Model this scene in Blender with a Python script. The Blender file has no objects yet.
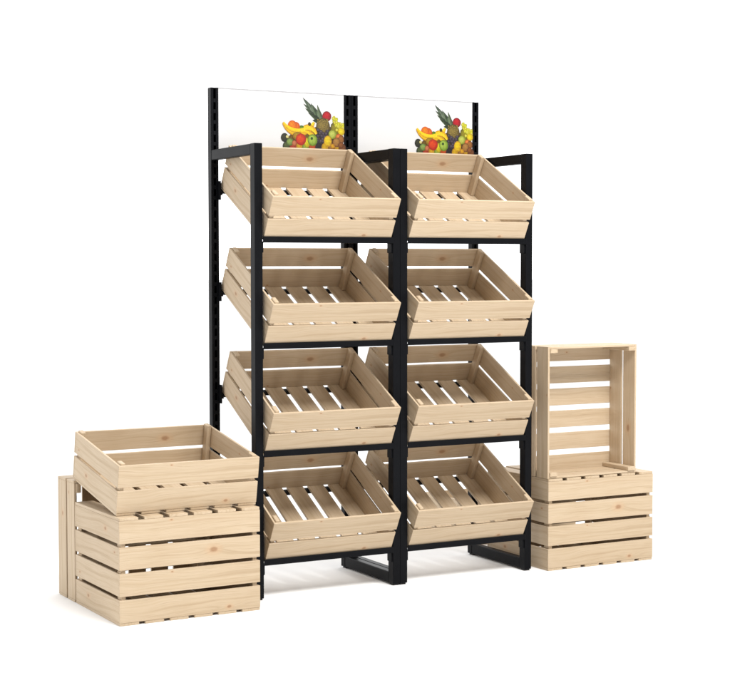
import bpy, bmesh, math, random
from mathutils import Matrix, Vector

random.seed(7)
C = bpy.data.collections.new("display")
bpy.context.scene.collection.children.link(C)
sc = bpy.context.scene
S = 0.01                                   # dimensions below are in centimetres
R = math.radians

# ---------------------------------------------------------------- camera
cam_d = bpy.data.cameras.new("camera")
cam = bpy.data.objects.new("camera", cam_d)
C.objects.link(cam)
cam_d.sensor_fit = 'HORIZONTAL'
cam_d.sensor_width = 36.0
cam_d.lens = 1584.0149 / 730 * 36
cam_d.clip_start = 0.05
cam_d.clip_end = 500
YAW, PITCH, ROLL = 0.4976, -0.0489, -0.0011
M = Matrix.Rotation(-YAW, 4, 'Z') @ Matrix.Rotation(math.pi / 2 + PITCH, 4, 'X') @ Matrix.Rotation(ROLL, 4, 'Z')
cam.matrix_world = Matrix.Translation(Vector((-225.4872, -493.8235, 115.8332)) * S) @ M
sc.camera = cam

# ---------------------------------------------------------------- world: white photo studio, dimmer towards the left
w = bpy.data.worlds.new("World")
sc.world = w
w.use_nodes = True
nt = w.node_tree
nt.nodes.clear()
out = nt.nodes.new('ShaderNodeOutputWorld')
bg = nt.nodes.new('ShaderNodeBackground')
tc = nt.nodes.new('ShaderNodeTexCoord')
sep = nt.nodes.new('ShaderNodeSeparateXYZ')
nt.links.new(tc.outputs['Generated'], sep.inputs[0])


def wmap(sock, a, b, c, d):
    n = nt.nodes.new('ShaderNodeMapRange')
    n.interpolation_type = 'SMOOTHSTEP'
    n.inputs[1].default_value, n.inputs[2].default_value = a, b
    n.inputs[3].default_value, n.inputs[4].default_value = c, d
    nt.links.new(sock, n.inputs[0])
    return n.outputs[0]


def wmath(op, a, b):
    n = nt.nodes.new('ShaderNodeMath')
    n.operation = op
    for i, s in enumerate((a, b)):
        if isinstance(s, (int, float)):
            n.inputs[i].default_value = s
        else:
            nt.links.new(s, n.inputs[i])
    return n.outputs[0]


WORLD_BACK, WORLD_FRONT, WORLD_LEFT, WORLD_TOP = 2.6, 0.16, 0.20, 1.3
side = wmap(sep.outputs[0], -0.75, 0.1, WORLD_LEFT, WORLD_FRONT)           # dark studio side on the left
front = wmap(sep.outputs[1], -0.25, 0.25, 0, 1)
mixn = nt.nodes.new('ShaderNodeMix')
nt.links.new(front, mixn.inputs[0])
nt.links.new(side, mixn.inputs[2])
mixn.inputs[3].default_value = WORLD_BACK
top = wmap(sep.outputs[2], 0.35, 0.9, 0, 1)
mix2 = nt.nodes.new('ShaderNodeMix')
nt.links.new(top, mix2.inputs[0])
nt.links.new(mixn.outputs[0], mix2.inputs[2])
mix2.inputs[3].default_value = WORLD_TOP
bg.inputs[0].default_value = (1, 1, 1, 1)
nt.links.new(mix2.outputs[0], bg.inputs[1])
nt.links.new(bg.outputs[0], out.inputs[0])

# ---------------------------------------------------------------- studio lamp: big soft box, front right and high
ld = bpy.data.lights.new("softbox", 'AREA')
ld.shape = 'RECTANGLE'
ld.size, ld.size_y = 2.6, 1.6
ld.energy = 440
ld.color = (1, 0.985, 0.96)
lo = bpy.data.objects.new("softbox", ld)
C.objects.link(lo)
lo.location = (0.9, -3.6, 4.6)
lo.rotation_euler = (Vector((0.5, 0.1, 0.7)) - lo.location).to_track_quat('-Z', 'Y').to_euler()

sc.view_settings.view_transform = 'Standard'
sc.view_settings.look = 'None'
sc.view_settings.exposure = -0.1
sc.view_settings.gamma = 1
sc.cycles.max_bounces = 8
sc.cycles.diffuse_bounces = 6


# ---------------------------------------------------------------- materials
def newmat(name):
    m = bpy.data.materials.new(name)
    m.use_nodes = True
    t = m.node_tree
    return m, t, t.nodes['Principled BSDF']


def N(t, kind, **kw):
    n = t.nodes.new(kind)
    for k, v in kw.items():
        setattr(n, k, v)
    return n


def ramp(t, sock, stops):
    n = t.nodes.new('ShaderNodeValToRGB')
    cr = n.color_ramp
    while len(cr.elements) < len(stops):
        cr.elements.new(0.5)
    for e, (p, c) in zip(cr.elements, stops):
        e.position = p
        e.color = (*c, 1) if len(c) == 3 else c
    t.links.new(sock, n.inputs[0])
    return n.outputs[0]


def vmul(t, sock, v):
    n = N(t, 'ShaderNodeVectorMath', operation='MULTIPLY')
    t.links.new(sock, n.inputs[0])
    n.inputs[1].default_value = v
    return n.outputs[0]


def mixc(t, fac, a, b, mode='MIX'):
    n = N(t, 'ShaderNodeMix', data_type='RGBA', blend_type=mode)
    for s, idx in ((fac, 0), (a, 6), (b, 7)):
        if isinstance(s, (int, float)):
            n.inputs[idx].default_value = s
        elif isinstance(s, tuple):
            n.inputs[idx].default_value = (*s, 1)
        else:
            t.links.new(s, n.inputs[idx])
    return n.outputs[2]


def math_(t, op, a, b=0.0, c=0.0):
    n = N(t, 'ShaderNodeMath', operation=op)
    for i, s in enumerate((a, b, c)):
        if isinstance(s, (int, float)):
            n.inputs[i].default_value = s
        else:
            t.links.new(s, n.inputs[i])
    return n.outputs[0]


def pine_material():
    m, t, b = newmat("pine_wood")
    g = N(t, 'ShaderNodeAttribute', attribute_name='grain')      # board space, cm: along, across, through (+ board seed)
    k = N(t, 'ShaderNodeAttribute', attribute_name='knot')       # knot centre in board space, size in the third slot
    gv, kv = g.outputs['Vector'], k.outputs['Vector']
    ks = N(t, 'ShaderNodeSeparateXYZ'); t.links.new(kv, ks.inputs[0])
    gs = N(t, 'ShaderNodeSeparateXYZ'); t.links.new(gv, gs.inputs[0])
    du = math_(t, 'SUBTRACT', gs.outputs[0], ks.outputs[0])
    dv = math_(t, 'SUBTRACT', gs.outputs[1], ks.outputs[1])
    wob = N(t, 'ShaderNodeTexNoise'); wob.inputs['Scale'].default_value = 0.9
    t.links.new(gv, wob.inputs['Vector'])
    wv = math_(t, 'MULTIPLY', math_(t, 'SUBTRACT', wob.outputs[0], 0.5), 0.9)
    du2 = math_(t, 'MULTIPLY', math_(t, 'ADD', du, wv), 0.62)
    d2 = math_(t, 'ADD', math_(t, 'MULTIPLY', du2, du2), math_(t, 'MULTIPLY', dv, dv))
    d = math_(t, 'DIVIDE', math_(t, 'SQRT', d2), math_(t, 'MAXIMUM', ks.outputs[2], 0.01))
    # grain bends round the knot
    dul = math_(t, 'MULTIPLY', du, 0.28)
    dl2 = math_(t, 'ADD', math_(t, 'MULTIPLY', dul, dul), math_(t, 'MULTIPLY', dv, dv))
    infl = math_(t, 'EXPONENT', math_(t, 'MULTIPLY', dl2, -0.55))
    push = math_(t, 'MULTIPLY', infl, math_(t, 'MULTIPLY', ks.outputs[2], 1.1))
    sgn = math_(t, 'SIGN', dv)
    vv = math_(t, 'ADD', gs.outputs[1], math_(t, 'MULTIPLY', push, sgn))
    slow = N(t, 'ShaderNodeTexNoise'); slow.inputs['Scale'].default_value = 1.0
    slow.inputs['Detail'].default_value = 1
    t.links.new(vmul(t, gv, (0.045, 0.12, 0.5)), slow.inputs['Vector'])
    bend = math_(t, 'MULTIPLY', math_(t, 'SUBTRACT', slow.outputs[0], 0.5), 3.4)
    vv = math_(t, 'ADD', vv, bend)
    cmb = N(t, 'ShaderNodeCombineXYZ')
    t.links.new(gs.outputs[0], cmb.inputs[0]); t.links.new(vv, cmb.inputs[1]); t.links.new(gs.outputs[2], cmb.inputs[2])
    # year rings: broad soft bands across the board, streaks along it
    n1 = N(t, 'ShaderNodeTexNoise'); n1.inputs['Scale'].default_value = 1
    n1.inputs['Detail'].default_value = 3; n1.inputs['Roughness'].default_value = 0.55
    t.links.new(vmul(t, cmb.outputs[0], (0.014, 0.75, 0.30)), n1.inputs['Vector'])
    n2 = N(t, 'ShaderNodeTexNoise'); n2.inputs['Scale'].default_value = 1
    n2.inputs['Detail'].default_value = 4; n2.inputs['Roughness'].default_value = 0.6
    t.links.new(vmul(t, cmb.outputs[0], (0.07, 4.2, 3.0)), n2.inputs['Vector'])
    base = ramp(t, n1.outputs[0], [(0.30, (0.421, 0.323, 0.219)), (0.44, (0.482, 0.383, 0.271)),
                                   (0.54, (0.507, 0.408, 0.297)), (0.70, (0.456, 0.353, 0.245))])
    fine = ramp(t, n2.outputs[0], [(0.30, (0.80, 0.76, 0.70)), (0.48, (1, 1, 1)), (0.70, (0.93, 0.90, 0.86))])
    col = mixc(t, 0.95, base, fine, 'MULTIPLY')
    # broad patchiness
    n3 = N(t, 'ShaderNodeTexNoise'); n3.inputs['Scale'].default_value = 1
    n3.inputs['Detail'].default_value = 2
    t.links.new(vmul(t, gv, (0.07, 0.16, 0.2)), n3.inputs['Vector'])
    col = mixc(t, 0.6, col, ramp(t, n3.outputs[0], [(0.3, (0.92, 0.89, 0.85)), (0.65, (1, 1, 1))]), 'MULTIPLY')
    # knot: brown eye, reddish halo
    halo = ramp(t, math_(t, 'MULTIPLY', d, 0.25), [(0.10, (1, 1, 1)), (0.62, (0, 0, 0))])
    col = mixc(t, math_(t, 'MULTIPLY', halo, 0.5), col, (0.50, 0.31, 0.18))
    eye = ramp(t, math_(t, 'MULTIPLY', d, 0.25), [(0.13, (1, 1, 1)), (0.27, (0, 0, 0))])
    col = mixc(t, math_(t, 'MULTIPLY', eye, 0.7), col, (0.25, 0.135, 0.07))
    col = mixc(t, 1.0, col, (1.06, 1.055, 1.03), 'MULTIPLY')
    oi = N(t, 'ShaderNodeObjectInfo')
    rnd = ramp(t, oi.outputs['Random'], [(0.0, (0.94, 0.93, 0.92)), (1.0, (1.0, 1.0, 1.0))])
    col = mixc(t, 1.0, col, rnd, 'MULTIPLY')
    t.links.new(col, b.inputs['Base Color'])
    b.inputs['Roughness'].default_value = 0.6
    b.inputs['Specular IOR Level'].default_value = 0.3
    bp = N(t, 'ShaderNodeBump'); bp.inputs['Strength'].default_value = 0.12
    bp.inputs['Distance'].default_value = 0.002
    t.links.new(n2.outputs[0], bp.inputs['Height'])
    t.links.new(bp.outputs[0], b.inputs['Normal'])
    return m


def metal_material(name, colr, rough):
    m, t, b = newmat(name)
    tcn = N(t, 'ShaderNodeTexCoord')
    n = N(t, 'ShaderNodeTexNoise'); n.inputs['Scale'].default_value = 9
    n.inputs['Detail'].default_value = 4
    t.links.new(tcn.outputs['Object'], n.inputs['Vector'])
    c = ramp(t, n.outputs[0], [(0.3, tuple(x * 0.85 for x in colr)), (0.7, tuple(x * 1.15 for x in colr))])
    t.links.new(c, b.inputs['Base Color'])
    r = N(t, 'ShaderNodeMapRange')
    r.inputs[3].default_value, r.inputs[4].default_value = rough - 0.06, rough + 0.08
    t.links.new(n.outputs[0], r.inputs[0]); t.links.new(r.outputs[0], b.inputs['Roughness'])
    f = N(t, 'ShaderNodeTexNoise'); f.inputs['Scale'].default_value = 900
    t.links.new(tcn.outputs['Object'], f.inputs['Vector'])
    bp = N(t, 'ShaderNodeBump'); bp.inputs['Strength'].default_value = 0.08; bp.inputs['Distance'].default_value = 0.0005
    t.links.new(f.outputs[0], bp.inputs['Height']); t.links.new(bp.outputs[0], b.inputs['Normal'])
    b.inputs['Specular IOR Level'].default_value = 0.07
    return m


def plain(name, colr, rough, noise=0.02):
    m, t, b = newmat(name)
    tcn = N(t, 'ShaderNodeTexCoord')
    n = N(t, 'ShaderNodeTexNoise'); n.inputs['Scale'].default_value = 3
    t.links.new(tcn.outputs['Object'], n.inputs['Vector'])
    c = ramp(t, n.outputs[0], [(0.3, tuple(x * (1 - noise) for x in colr)), (0.7, colr)])
    t.links.new(c, b.inputs['Base Color'])
    b.inputs['Roughness'].default_value = rough
    return m


def print_material():
    m, t, b = newmat("printed_ink")
    a = N(t, 'ShaderNodeAttribute', attribute_name='ink')
    tcn = N(t, 'ShaderNodeTexCoord')
    n = N(t, 'ShaderNodeTexNoise'); n.inputs['Scale'].default_value = 160
    n.inputs['Detail'].default_value = 3
    t.links.new(tcn.outputs['Object'], n.inputs['Vector'])
    c = mixc(t, 0.7, a.outputs['Color'], ramp(t, n.outputs[0], [(0.35, (0.72, 0.72, 0.70)), (0.6, (1, 1, 1))]), 'MULTIPLY')
    gm = N(t, 'ShaderNodeGamma'); gm.inputs[1].default_value = 1.45
    t.links.new(c, gm.inputs[0])
    hs = N(t, 'ShaderNodeHueSaturation'); hs.inputs['Saturation'].default_value = 1.08
    t.links.new(gm.outputs[0], hs.inputs['Color'])
    t.links.new(mixc(t, 1.0, hs.outputs[0], (0.64, 0.63, 0.62), 'MULTIPLY'), b.inputs['Base Color'])
    b.inputs['Roughness'].default_value = 0.45
    return m


PINE = pine_material()
BLACK = metal_material("black_powder_coat", (0.0045, 0.0048, 0.0060), 0.42)
DARK = metal_material("slot_shadow_steel", (0.010, 0.010, 0.011), 0.6)
RUBBER = plain("black_rubber", (0.012, 0.012, 0.013), 0.8, 0.2)
WHITE = plain("white_panel", (0.545, 0.545, 0.55), 0.35)
TRIM = plain("grey_panel_edge", (0.34, 0.34, 0.35), 0.5)
FLOOR = plain("white_studio_floor", (0.86, 0.86, 0.86), 0.9, 0.01)
INK = print_material()


# ---------------------------------------------------------------- mesh helpers
def link(name, me, parent=None, m=None):
    o = bpy.data.objects.new(name, me)
    C.objects.link(o)
    if m:
        me.materials.append(m)
    if parent:
        o.parent = parent
    return o


def box(bm, lo_, hi, bev=0.12, seg=1):
    """chamfered box from lo_ to hi (cm)"""
    tb = bmesh.new()
    bmesh.ops.create_cube(tb, size=1)
    dims = [hi[i] - lo_[i] for i in range(3)]
    for v in tb.verts:
        v.co = Vector([lo_[i] + (v.co[i] + 0.5) * dims[i] for i in range(3)])
    bev = min(bev, 0.45 * min(dims))
    if bev > 0:
        bmesh.ops.bevel(tb, geom=list(tb.edges), offset=bev, segments=seg, affect='EDGES', profile=0.5)
    me = bpy.data.meshes.new("tmp")
    tb.to_mesh(me)
    tb.free()
    n0 = len(bm.verts)
    bm.from_mesh(me)
    bpy.data.meshes.remove(me)
    bm.verts.ensure_lookup_table()
    return bm.verts[n0:]


def finish(name, bm, m, parent=None):
    for v in bm.verts:
        v.co *= S
    me = bpy.data.meshes.new(name)
    bm.to_mesh(me)
    bm.free()
    return link(name, me, parent, m)


def empty(name, label=None, cat=None, group=None):
    o = bpy.data.objects.new(name, None)
    C.objects.link(o)
    o.empty_display_size = 0.05
    if label: o['label'] = label
    if cat: o['category'] = cat
    if group: o['group'] = group
    return o


def dup(root, label=None, group=None):
    r = root.copy(); C.objects.link(r)
    if label: r['label'] = label
    if group: r['group'] = group
    for ch in [o for o in bpy.data.objects if o.parent == root]:
        c = ch.copy(); C.objects.link(c); c.parent = r
        for g in [o for o in bpy.data.objects if o.parent == ch]:
            d = g.copy(); C.objects.link(d); d.parent = c
    return r


# ---------------------------------------------------------------- the floor
bm = bmesh.new()
bmesh.ops.create_circle(bm, cap_ends=True, radius=12000, segments=96)
floor = finish('ground', bm, FLOOR)
floor['kind'] = 'structure'

# ---------------------------------------------------------------- the pine crate
CL, CD = 50.0, 41.9            # length, depth
SL, BH, GP, TH = 0.95, 7.36, 1.18, 0.8
RIM = SL + 2 * BH + GP         # 16.85
CH = RIM + 0.6                 # corner posts stand a little proud of the rim
seed = [0]


class Boards:
    def __init__(self):
        self.bm = bmesh.new()
        self.g = self.bm.verts.layers.float_vector.new('grain')
        self.k = self.bm.verts.layers.float_vector.new('knot')

    def add(self, lo_, hi, along, across, knot=None, bev=0.09):
        tb = bmesh.new()
        bmesh.ops.create_cube(tb, size=1)
        dims = [hi[i] - lo_[i] for i in range(3)]
        for v in tb.verts:
            v.co = Vector([lo_[i] + (v.co[i] + 0.5) * dims[i] for i in range(3)])
        bmesh.ops.bevel(tb, geom=list(tb.edges), offset=bev, segments=1, affect='EDGES')
        seed[0] += 1
        th = 3 - along - across
        su, sv, sw = seed[0] * 137.3, seed[0] * 41.7, seed[0] * 11.9
        k = Vector((su + (knot[0] if knot else -900), sv + (knot[1] if knot else -900), knot[2] if knot else 0.4))
        vm = {}
        for v in tb.verts:
            nv = self.bm.verts.new(v.co)
            nv[self.g] = Vector((v.co[along] - lo_[along] + su, v.co[across] - lo_[across] + sv, v.co[th] - lo_[th] + sw))
            nv[self.k] = k
            vm[v] = nv
        for f in tb.faces:
            self.bm.faces.new([vm[v] for v in f.verts])
        tb.free()

    def done(self, name, parent):
        return finish(name, self.bm, PINE, parent)


def make_crate():
    t = empty('pine_crate')
    z0, z1, z2, z3 = SL, SL + BH, SL + BH + GP, RIM
    b = Boards()                                                # front panel
    b.add((0, 0, z0), (CL, TH, z1), 0, 2, (38.6, 1.5, 0.55))
    b.add((0, 0, z2), (CL, TH, z3), 0, 2, (18.2, 6.6, 0.25))
    b.done('front_panel', t)
    b = Boards()                                                # back panel
    b.add((0, CD - TH, z0), (CL, CD, z1), 0, 2, (18, 0.8, 0.3))
    b.add((0, CD - TH, z2), (CL, CD, z3), 0, 2, (33.0, 3.3, 1.0))
    b.done('back_panel', t)
    e = 0.02
    b = Boards()                                                # left side panel
    b.add((0.05, TH + e, z0), (TH, CD - TH - e, z1), 1, 2, (28.5, 3.9, 0.65))
    b.add((0.05, TH + e, z2), (TH, CD - TH - e, z3), 1, 2, (36.6, 2.0, 0.34))
    b.done('side_panel', t)
    b = Boards()                                                # right side panel
    b.add((CL - TH, TH + e, z0), (CL - 0.05, CD - TH - e, z1), 1, 2)
    b.add((CL - TH, TH + e, z2), (CL - 0.05, CD - TH - e, z3), 1, 2, (13, 4.4, 0.3))
    b.done('side_panel', t)
    b = Boards()                                                # slatted bottom
    sw = (CL - 0.2 - 5 * 2.1) / 6
    for i in range(6):
        x = 0.1 + i * (sw + 2.1)
        b.add((x, 0.12, 0), (x + sw, CD - 0.12, SL - 0.01), 1, 0, (20, 3.2, 0.3) if i == 0 else None)
    b.done('slatted_bottom', t)
    for x in (TH + e, CL - TH - e - 1.6):                       # corner posts
        for y in (TH + e, CD - TH - e - 3.3):
            b = Boards()
            b.add((x, y, SL + 0.01), (x + 1.6, y + 3.3, CH), 2, 0, bev=0.18)
            b.done('corner_post', t)
    return t


crate0 = make_crate()
used = [False]


def place_crate(mat, label, group):
    """mat: 4x4 in centimetres, crate origin at its lower front left corner"""
    o = crate0 if not used[0] else dup(crate0)
    used[0] = True
    o['label'] = label
    o['category'] = 'crate'
    o['group'] = group
    m = mat.copy()
    m.translation = m.translation * S
    o.matrix_world = m
    return o


T3 = lambda x, y, z: Matrix.Translation((x, y, z))
RX = lambda a: Matrix.Rotation(a, 4, 'X')
RZ = lambda a: Matrix.Rotation(a, 4, 'Z')

# ---------------------------------------------------------------- the display rack
W, PW, PD = 57.2128, 2.98, 3.7          # bay pitch, post width, post depth
DR = 37.54                               # front face of the rear uprights
HF, HR = 157.44, 179.93
TILT = 0.489
TZ = [125.72, 89.14, 51.9, 14.24]
TX = 3.6


def make_rack(label, group):
    t = empty('display_rack', label, 'display rack', group)
    for x0 in (0.0, W - PW):
        inner = 1 if x0 == 0 else -1
        bm = bmesh.new()                                        # front post
        box(bm, (x0 + 0.015, 0, 0.6), (x0 + PW - 0.015, PD, HF), 0.18, 2)
        finish('front_post', bm, BLACK, t)
        bm = bmesh.new()                                        # top arm
        box(bm, (x0 + 0.08, PD - 0.02, HF - 3.7), (x0 + PW - 0.08, DR + 0.02, HF - 0.06), 0.2)
        finish('top_arm', bm, BLACK, t)
        bm = bmesh.new()                                        # foot
        box(bm, (x0 + 0.08, PD - 0.02, 0.6), (x0 + PW - 0.08, DR + 0.02, 4.6), 0.25)
        foot = finish('foot_rail', bm, BLACK, t)
        for y in (0.6, DR - 0.4):
            bm = bmesh.new()
            box(bm, (x0 + 0.35, y, 0), (x0 + PW - 0.35, y + 2.6, 0.62), 0.1)
            finish('foot_pad', bm, RUBBER, foot)
        # rear upright: hollow front with a column of slots
        bm = bmesh.new()
        box(bm, (x0 + 0.03, DR + 0.29, 0.6), (x0 + 0.33, DR + 3.0, HR), 0.05)
        box(bm, (x0 + PW - 0.33, DR + 0.29, 0.6), (x0 + PW - 0.03, DR + 3.0, HR), 0.05)
        box(bm, (x0 + 0.32, DR + 2.7, 0.6), (x0 + PW - 0.32, DR + 2.99, HR - 0.02), 0.05)
        box(bm, (x0 + 0.32, DR + 0.31, HR - 0.35), (x0 + PW - 0.32, DR + 2.71, HR - 0.03), 0.05)
        sx = x0 + PW / 2
        box(bm, (x0 + 0.03, DR, 0.6), (sx - 0.45, DR + 0.3, HR), 0.08)
        box(bm, (sx + 0.45, DR, 0.6), (x0 + PW - 0.03, DR + 0.3, HR), 0.08)
        z = 3.0
        while z < HR - 1.5:
            box(bm, (sx - 0.46, DR + 0.02, z), (sx + 0.46, DR + 0.31, z + 1.35), 0.04)
            z += 3.9
        up = finish('rear_upright', bm, BLACK, t)
        for tz in TZ:                                           # hooks that carry the back of each crate
            zr = tz - 1.55 + (DR - 1.0) * math.tan(TILT) - 0.6
            xa = x0 + PW if inner > 0 else x0
            bm = bmesh.new()
            a, b_ = sorted((xa - inner * 0.62, xa - inner * 0.02))
            box(bm, (a, DR - 2.1, zr - 3.6), (b_, DR + 0.01, zr + 3.2), 0.1)
            a, b_ = sorted((xa - inner * 0.1, xa + inner * 0.7))
            box(bm, (a, DR - 1.9, zr - 1.9), (b_, DR - 0.3, zr - 0.6), 0.1)
            finish('bracket', bm, BLACK, t)
            xa = x0 + PW if inner > 0 else x0                   # small gusset where the rail meets the post
            bm = bmesh.new()
            a, b_ = sorted((xa - inner * 0.05, xa + inner * 0.5))
            box(bm, (a, 0.4, tz - 5.6), (b_, 3.6, tz - 1.95), 0.15)
            finish('bracket', bm, BLACK, t)
    for tz in TZ:                                               # front rails, an angle section
        bm = bmesh.new()
        box(bm, (PW - 0.04, -0.5, tz - 2.2), (W - PW + 0.04, -0.08, tz - 0.05), 0.08)
        box(bm, (PW - 0.04, -0.1, tz - 2.18), (W - PW + 0.04, 3.2, tz - 1.8), 0.06)
        finish('shelf_rail', bm, BLACK, t)
    for tz in TZ:                                               # rear bars the crates lie on
        yb = DR + 0.4
        zb = tz - 1.62 + (yb - 0.9 - 2.6) * math.tan(TILT)
        bm = bmesh.new()
        vs = box(bm, (PW + 0.5, 0, -1.0), (W - PW - 0.5, 2.6, 0), 0.1)
        for v in vs:
            y, z = v.co.y, v.co.z
            v.co.y = yb - 2.6 + y * math.cos(TILT) - z * math.sin(TILT)
            v.co.z = zb + y * math.sin(TILT) + z * math.cos(TILT)
        finish('shelf_rail', bm, BLACK, t)
    bm = bmesh.new()                                            # printed header panel
    PZ0, PZ1 = HF - 0.6, HR - 0.35
    box(bm, (PW + 0.02, DR + 0.1, PZ0), (W - PW - 0.02, DR + 0.7, PZ1), 0.05)
    header = finish('header_panel', bm, WHITE, t)
    bm = bmesh.new()
    box(bm, (PW + 0.02, DR + 0.06, PZ1 - 0.02), (W - PW - 0.02, DR + 0.74, PZ1 + 0.42), 0.04)
    finish('edge_trim', bm, TRIM, header)
    fruit_picture(header)
    return t


def fruit_picture(header):
    """the flat print on the header, in the plane of the panel (cm)"""
    bm = bmesh.new()
    ink = bm.verts.layers.float_color.new('ink')
    layer = [0]

    def srgb(c):
        return [(x / 255 / 12.92 if x / 255 <= 0.04045 else ((x / 255 + 0.055) / 1.055) ** 2.4) for x in c]

    def fan(center, pts, c_in, c_out, hl=(-0.25, 0.3)):
        layer[0] += 1
        y = DR + 0.1 - 0.012 - layer[0] * 0.0012
        ci, co = srgb(c_in), srgb(c_out)
        cx, cz = center
        r = max(math.hypot(px - cx, pz - cz) for px, pz in pts)
        def V(px, pz, c):
            v = bm.verts.new((px, y, max(pz, PZmin)))
            v[ink] = (*c, 1)
            return v
        cv = V(cx + hl[0] * r, cz + hl[1] * r, ci)
        mid = [V(cx + (px - cx) * .6 + hl[0] * r * .4, cz + (pz - cz) * .6 + hl[1] * r * .4,
                 [a * .65 + b * .35 for a, b in zip(ci, co)]) for px, pz in pts]
        o = [V(px, pz, co) for px, pz in pts]
        n = len(pts)
        for i in range(n):
            j = (i + 1) % n
            bm.faces.new((cv, mid[i], mid[j]))
            bm.faces.new((mid[i], o[i], o[j], mid[j]))

    PZmin = 158.0

    def ball(cx, cz, rx, rz, ci, co, n=20, wob=0.0):
        rr = random.Random(int(cx * 100 + cz * 7))
        pts = []
        for i in range(n):
            a = 2 * math.pi * i / n
            k = 1 + wob * (rr.random() - .5)
            pts.append((cx + rx * k * math.cos(a), cz + rz * k * math.sin(a)))
        fan((cx, cz), pts, ci, co)

    def blade(x0, z0, x1, z1, wd, c0, c1, bend=0.0):
        dx, dz = x1 - x0, z1 - z0
        l = math.hypot(dx, dz); nx, nz = -dz / l, dx / l
        P = []
        for s in (1, -1):
            row = []
            for i in range(7):
                f = i / 6
                wdt = wd * (1 - f) ** 0.7 * (0.6 + 0.8 * min(1, f * 3)) * .5
                bb = bend * math.sin(f * math.pi / 2) ** 2
                row.append((x0 + dx * f + nx * (bb + s * wdt), z0 + dz * f + nz * (bb + s * wdt)))
            P.append(row)
        pts = P[0] + P[1][::-1][1:]
        layer[0] += 1
        y = DR + 0.1 - 0.012 - layer[0] * 0.0012
        a, b_ = srgb(c0), srgb(c1)
        va, vb = [], []
        for i in range(7):
            for row, lst, c in ((P[0], va, a), (P[1], vb, b_)):
                v = bm.verts.new((row[i][0], y, row[i][1])); v[ink] = (*c, 1); lst.append(v)
        for i in range(6):
            bm.faces.new((va[i], va[i + 1], vb[i + 1], vb[i]))

    def arc(cx, cz, r, a0, a1, wd, ci, co):
        n = 12
        layer[0] += 1
        y = DR + 0.1 - 0.012 - layer[0] * 0.0012
        a, b_ = srgb(ci), srgb(co)
        rows = []
        for i in range(n + 1):
            f = i / n
            an = R(a0 + (a1 - a0) * f)
            wdt = wd * (0.25 + 0.75 * math.sin(math.pi * min(1, max(0, 0.08 + f * .84)))) * .5
            row = []
            for s, c in ((1, a), (0, a), (-1, b_)):
                v = bm.verts.new((cx + (r - s * wdt) * math.cos(an), y, max(PZmin, cz + (r - s * wdt) * math.sin(an))))
                v[ink] = (*c, 1); row.append(v)
            rows.append(row)
        for i in range(n):
            for j in (0, 1):
                bm.faces.new((rows[i][j], rows[i + 1][j], rows[i + 1][j + 1], rows[i][j + 1]))

    # pineapple crown
    bx, bz = 45.0, 169.3
    for x1, z1, wd, c0, c1, bd in [
        (37.3, 178.4, 1.5, (150, 170, 150), (98, 122, 100), .5), (36.9, 175.4, 1.3, (160, 178, 150), (110, 130, 105), -.5),
        (38.6, 177.0, 1.4, (178, 192, 172), (120, 142, 118), .2), (37.6, 173.6, 1.2, (140, 160, 130), (95, 118, 88), -.6),
        (40.6, 176.3, 1.4, (170, 186, 160), (105, 130, 100), .4), (41.8, 174.6, 1.3, (130, 155, 118), (80, 104, 76), .5),
        (39.0, 172.2, 1.2, (120, 144, 106), (74, 98, 66), -.4), (43.2, 174.0, 1.1, (168, 186, 160), (110, 132, 104), .5),
        (41.2, 171.0, 1.2, (112, 136, 92), (70, 92, 58), -.3), (44.4, 172.6, 1.1, (118, 140, 98), (76, 98, 64), .2),
        (46.6, 173.4, 1.0, (150, 170, 130), (100, 124, 88), -.2), (41.0, 169.2, 1.2, (104, 128, 84), (64, 84, 52), -.5), (43.6, 175.8, 1.0, (176, 190, 160), (116, 138, 108), .6)]:
        blade(bx, bz, x1, z1, wd * 1.6, tuple(int(q * .88) for q in c0), tuple(int(q * .72) for q in c1), bd)
    # shade between the fruit
    ball(46.0, 163.4, 7.4, 4.6, (120, 104, 60), (108, 88, 50), 24, .1)
    ball(37.0, 162.2, 6.8, 3.0, (150, 128, 62), (130, 104, 52), 24, .1)
    # back row
    ball(47.0, 171.5, 1.9, 1.9, (224, 86, 96), (150, 26, 46))
    ball(51.0, 166.4, 2.6, 3.4, (176, 168, 60), (120, 112, 34), wob=.2)
    rg = random.Random(3)
    for _ in range(46):
        f = rg.random()
        x = 49.4 + f * 4.2 + rg.uniform(-.9, .9)
        z = 170.6 - f * 3.6 + rg.uniform(-1.8, 1.5)
        q = rg.random()
        ball(x, z, .62, .62, (240, 238, int(110 + 60 * q)), (190 + int(20 * q), 196, 62), 10)
    ball(45.4, 167.6, 2.9, 3.2, (176, 160, 104), (112, 98, 58))
    for i in range(26):                                           # rind of the pineapple
        x, z = 45.4 + rg.uniform(-2.2, 2.2), 168.0 + rg.uniform(-2.4, 2.3)
        ball(x, z, .42, .42, (196, 180, 118), (108, 92, 52), 6)
    ball(36.4, 166.0, 1.5, 1.7, (150, 180, 80), (96, 130, 50))
    # oranges and bananas
    ball(34.0, 167.0, 1.8, 1.9, (246, 168, 96), (214, 112, 60))
    ball(32.6, 167.5, 1.85, 1.9, (250, 176, 84), (226, 120, 46))
    arc(35.2, 171.6, 7.2, 208, 312, 1.9, (252, 222, 92), (214, 164, 44))
    arc(34.6, 172.6, 7.0, 215, 318, 1.7, (255, 232, 110), (226, 180, 50))
    arc(36.4, 171.2, 5.6, 262, 338, 2.0, (255, 236, 120), (228, 184, 56))
    arc(38.6, 163.2, 4.2, 20, 108, 1.9, (254, 232, 118), (222, 176, 52))
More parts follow.
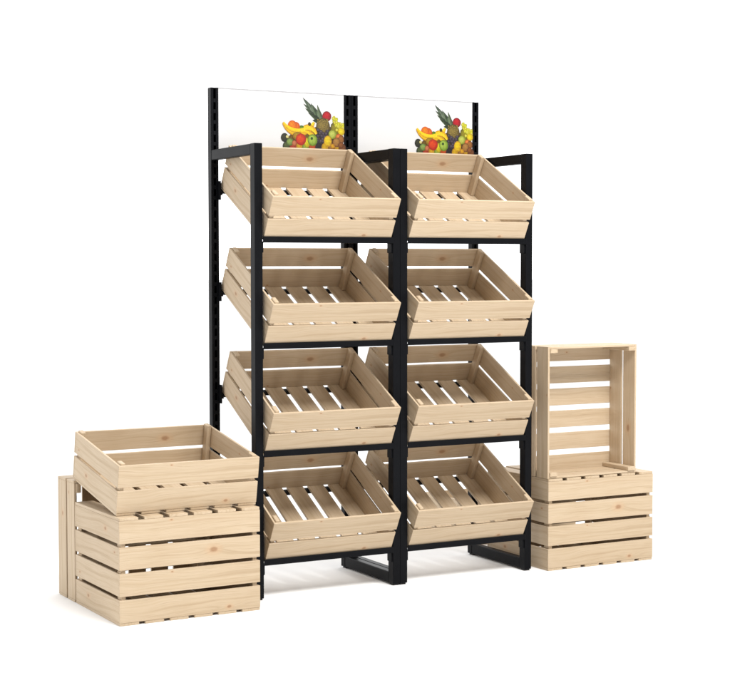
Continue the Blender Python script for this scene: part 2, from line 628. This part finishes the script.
    arc(37.4, 161.2, 4.6, 12, 84, 1.8, (250, 222, 96), (214, 164, 46))
    ball(39.7, 168.3, .6, .7, (116, 100, 60), (70, 60, 38))
    # dark grapes
    for _ in range(44):
        x, z = 45.3 + rg.gauss(0, 1.35), 163.7 + rg.gauss(0, 1.7)
        if 160 < z < 166.6 and abs(x - 45.3) < 3:
            q = rg.randint(0, 30)
            ball(x, z, .66, .66, (112 + q, 100 + q, 112 + q), (44, 34, 44), 10)
    # lowest row
    for x, ci, co in [(30.2, (120, 130, 90), (66, 72, 46)), (33.0, (206, 120, 100), (150, 60, 50)), (35.6, (228, 196, 90), (180, 136, 48)),
                      (38.2, (190, 206, 120), (120, 142, 62)), (40.9, (216, 130, 80), (168, 74, 44)), (43.6, (92, 80, 86), (46, 36, 42)),
                      (46.2, (236, 206, 88), (188, 146, 44)), (49.0, (196, 160, 104), (136, 98, 58)), (51.6, (222, 190, 90), (172, 128, 50)), (53.4, (176, 128, 86), (116, 76, 48))]:
        ball(x, 159.9, 1.55, 1.7, ci, co)
    # front row
    ball(34.8, 163.6, 2.2, 1.6, (204, 176, 92), (150, 122, 56))
    ball(29.4, 163.0, 1.5, 1.6, (92, 92, 66), (38, 38, 28))
    ball(30.5, 163.3, .62, .62, (250, 246, 206), (206, 196, 130), 10)
    ball(31.6, 161.4, 1.5, 1.4, (176, 196, 132), (116, 138, 80))
    ball(33.4, 161.0, 1.0, 1.1, (226, 170, 140), (180, 110, 84))
    ball(38.6, 161.4, 1.3, 1.8, (236, 232, 112), (196, 180, 60))
    ball(36.1, 162.5, 2.15, 2.2, (240, 126, 88), (190, 42, 34))
    ball(40.9, 162.4, 2.05, 2.2, (208, 226, 138), (132, 160, 66))
    ball(40.6, 163.0, .55, .6, (70, 96, 50), (112, 140, 62), 10)
    ball(43.6, 160.6, 1.0, .9, (70, 60, 60), (36, 28, 30))
    ball(49.3, 164.8, 1.7, 1.7, (222, 228, 148), (160, 170, 76))
    ball(53.0, 166.0, 1.4, 1.5, (248, 236, 104), (214, 184, 56))
    ball(51.9, 163.9, 1.3, 1.2, (244, 176, 130), (206, 116, 76))
    ball(47.3, 162.2, 1.65, 2.1, (250, 232, 94), (216, 176, 40))
    ball(53.0, 163.0, 1.2, 1.7, (196, 150, 100), (134, 92, 56))
    ball(51.0, 161.9, 1.7, 1.8, (206, 170, 118), (150, 108, 66))
    ball(52.9, 160.9, 1.2, 1.2, (180, 130, 86), (120, 78, 48))
    ball(49.4, 160.4, .9, .9, (240, 200, 90), (196, 146, 50))
    finish('fruit_picture', bm, INK, header)


RG = 'black display racks joined side by side'
rack1 = make_rack('left bay of the black steel shelving, holding four tilted crates beside the crate pile', RG)
rack2 = dup(rack1, 'right bay of the black steel shelving, holding four tilted crates next to the upright crate', RG)
rack2.location = (W * S, 0, 0)
# dup() goes one level below the parts; nothing deeper exists

# ---------------------------------------------------------------- crates on the racks
G1 = 'crates tilted forward on the rack shelves'
lv = ['top', 'second', 'third', 'lowest']
for u, bay in enumerate(('left', 'right')):
    for i, tz in enumerate(TZ):
        m = T3(u * W + TX, 0.9, tz - 1.55) @ RX(TILT)
        if i == 0:
            lab = 'tilted pine crate on the top shelf of the %s bay, right below the fruit picture' % bay
        elif i == 3:
            lab = 'tilted pine crate on the lowest shelf of the %s bay, just above the black feet' % bay
        else:
            lab = 'tilted pine crate on the %s shelf from the top in the %s bay' % (lv[i], bay)
        place_crate(m, lab, G1)

# ---------------------------------------------------------------- pile on the left
XL, YL, RL = -54.6057, -14.387, 0.0224
base = T3(XL, YL, 0) @ RZ(RL)
flip = T3(0, CD, 2 * CH) @ RX(math.pi)              # upside down, back panel to the front
G2 = 'pine crates piled on the floor'
place_crate(base, 'pine crate standing on the floor at the bottom of the left pile, slatted bottom down', G2)
place_crate(base @ flip, 'upside-down pine crate in the left pile, under the tilted one', G2)
place_crate(T3(-54.0, -9.95, 2 * CH + 0.05) @ RZ(RL) @ RX(0.1791),
            'empty open pine crate tilted on top of the left pile, leaning on the crate behind', G2)
place_crate(base @ T3(0, CD + CH + 0.1, 0.02) @ RX(math.pi / 2),
            'pine crate on its long side behind the left pile, only its narrow side showing', G2)

# ---------------------------------------------------------------- pile on the right
XR, YR, RR = 119.0, -4.6, 0.0054
base = T3(XR, YR, 0) @ RZ(RR)
place_crate(base, 'pine crate on the floor at the bottom of the right pile, slatted bottom down', G2)
place_crate(base @ flip, 'upside-down pine crate carrying the upright crate in the right pile', G2)
# x_local -> -z, y_local -> +x, z_local -> -y : opening towards the viewer, standing on its short end
up = Matrix(((0, 1, 0, 0), (0, 0, -1, CH), (-1, 0, 0, 2 * CH + CL + 0.05), (0, 0, 0, 1)))
place_crate(base @ up, 'pine crate standing upright on its short end atop the right pile, open side forward', G2)
place_crate(T3(126, 56, 0), 'pine crate on the floor behind the right pile, glimpsed below the rack rail', G2)
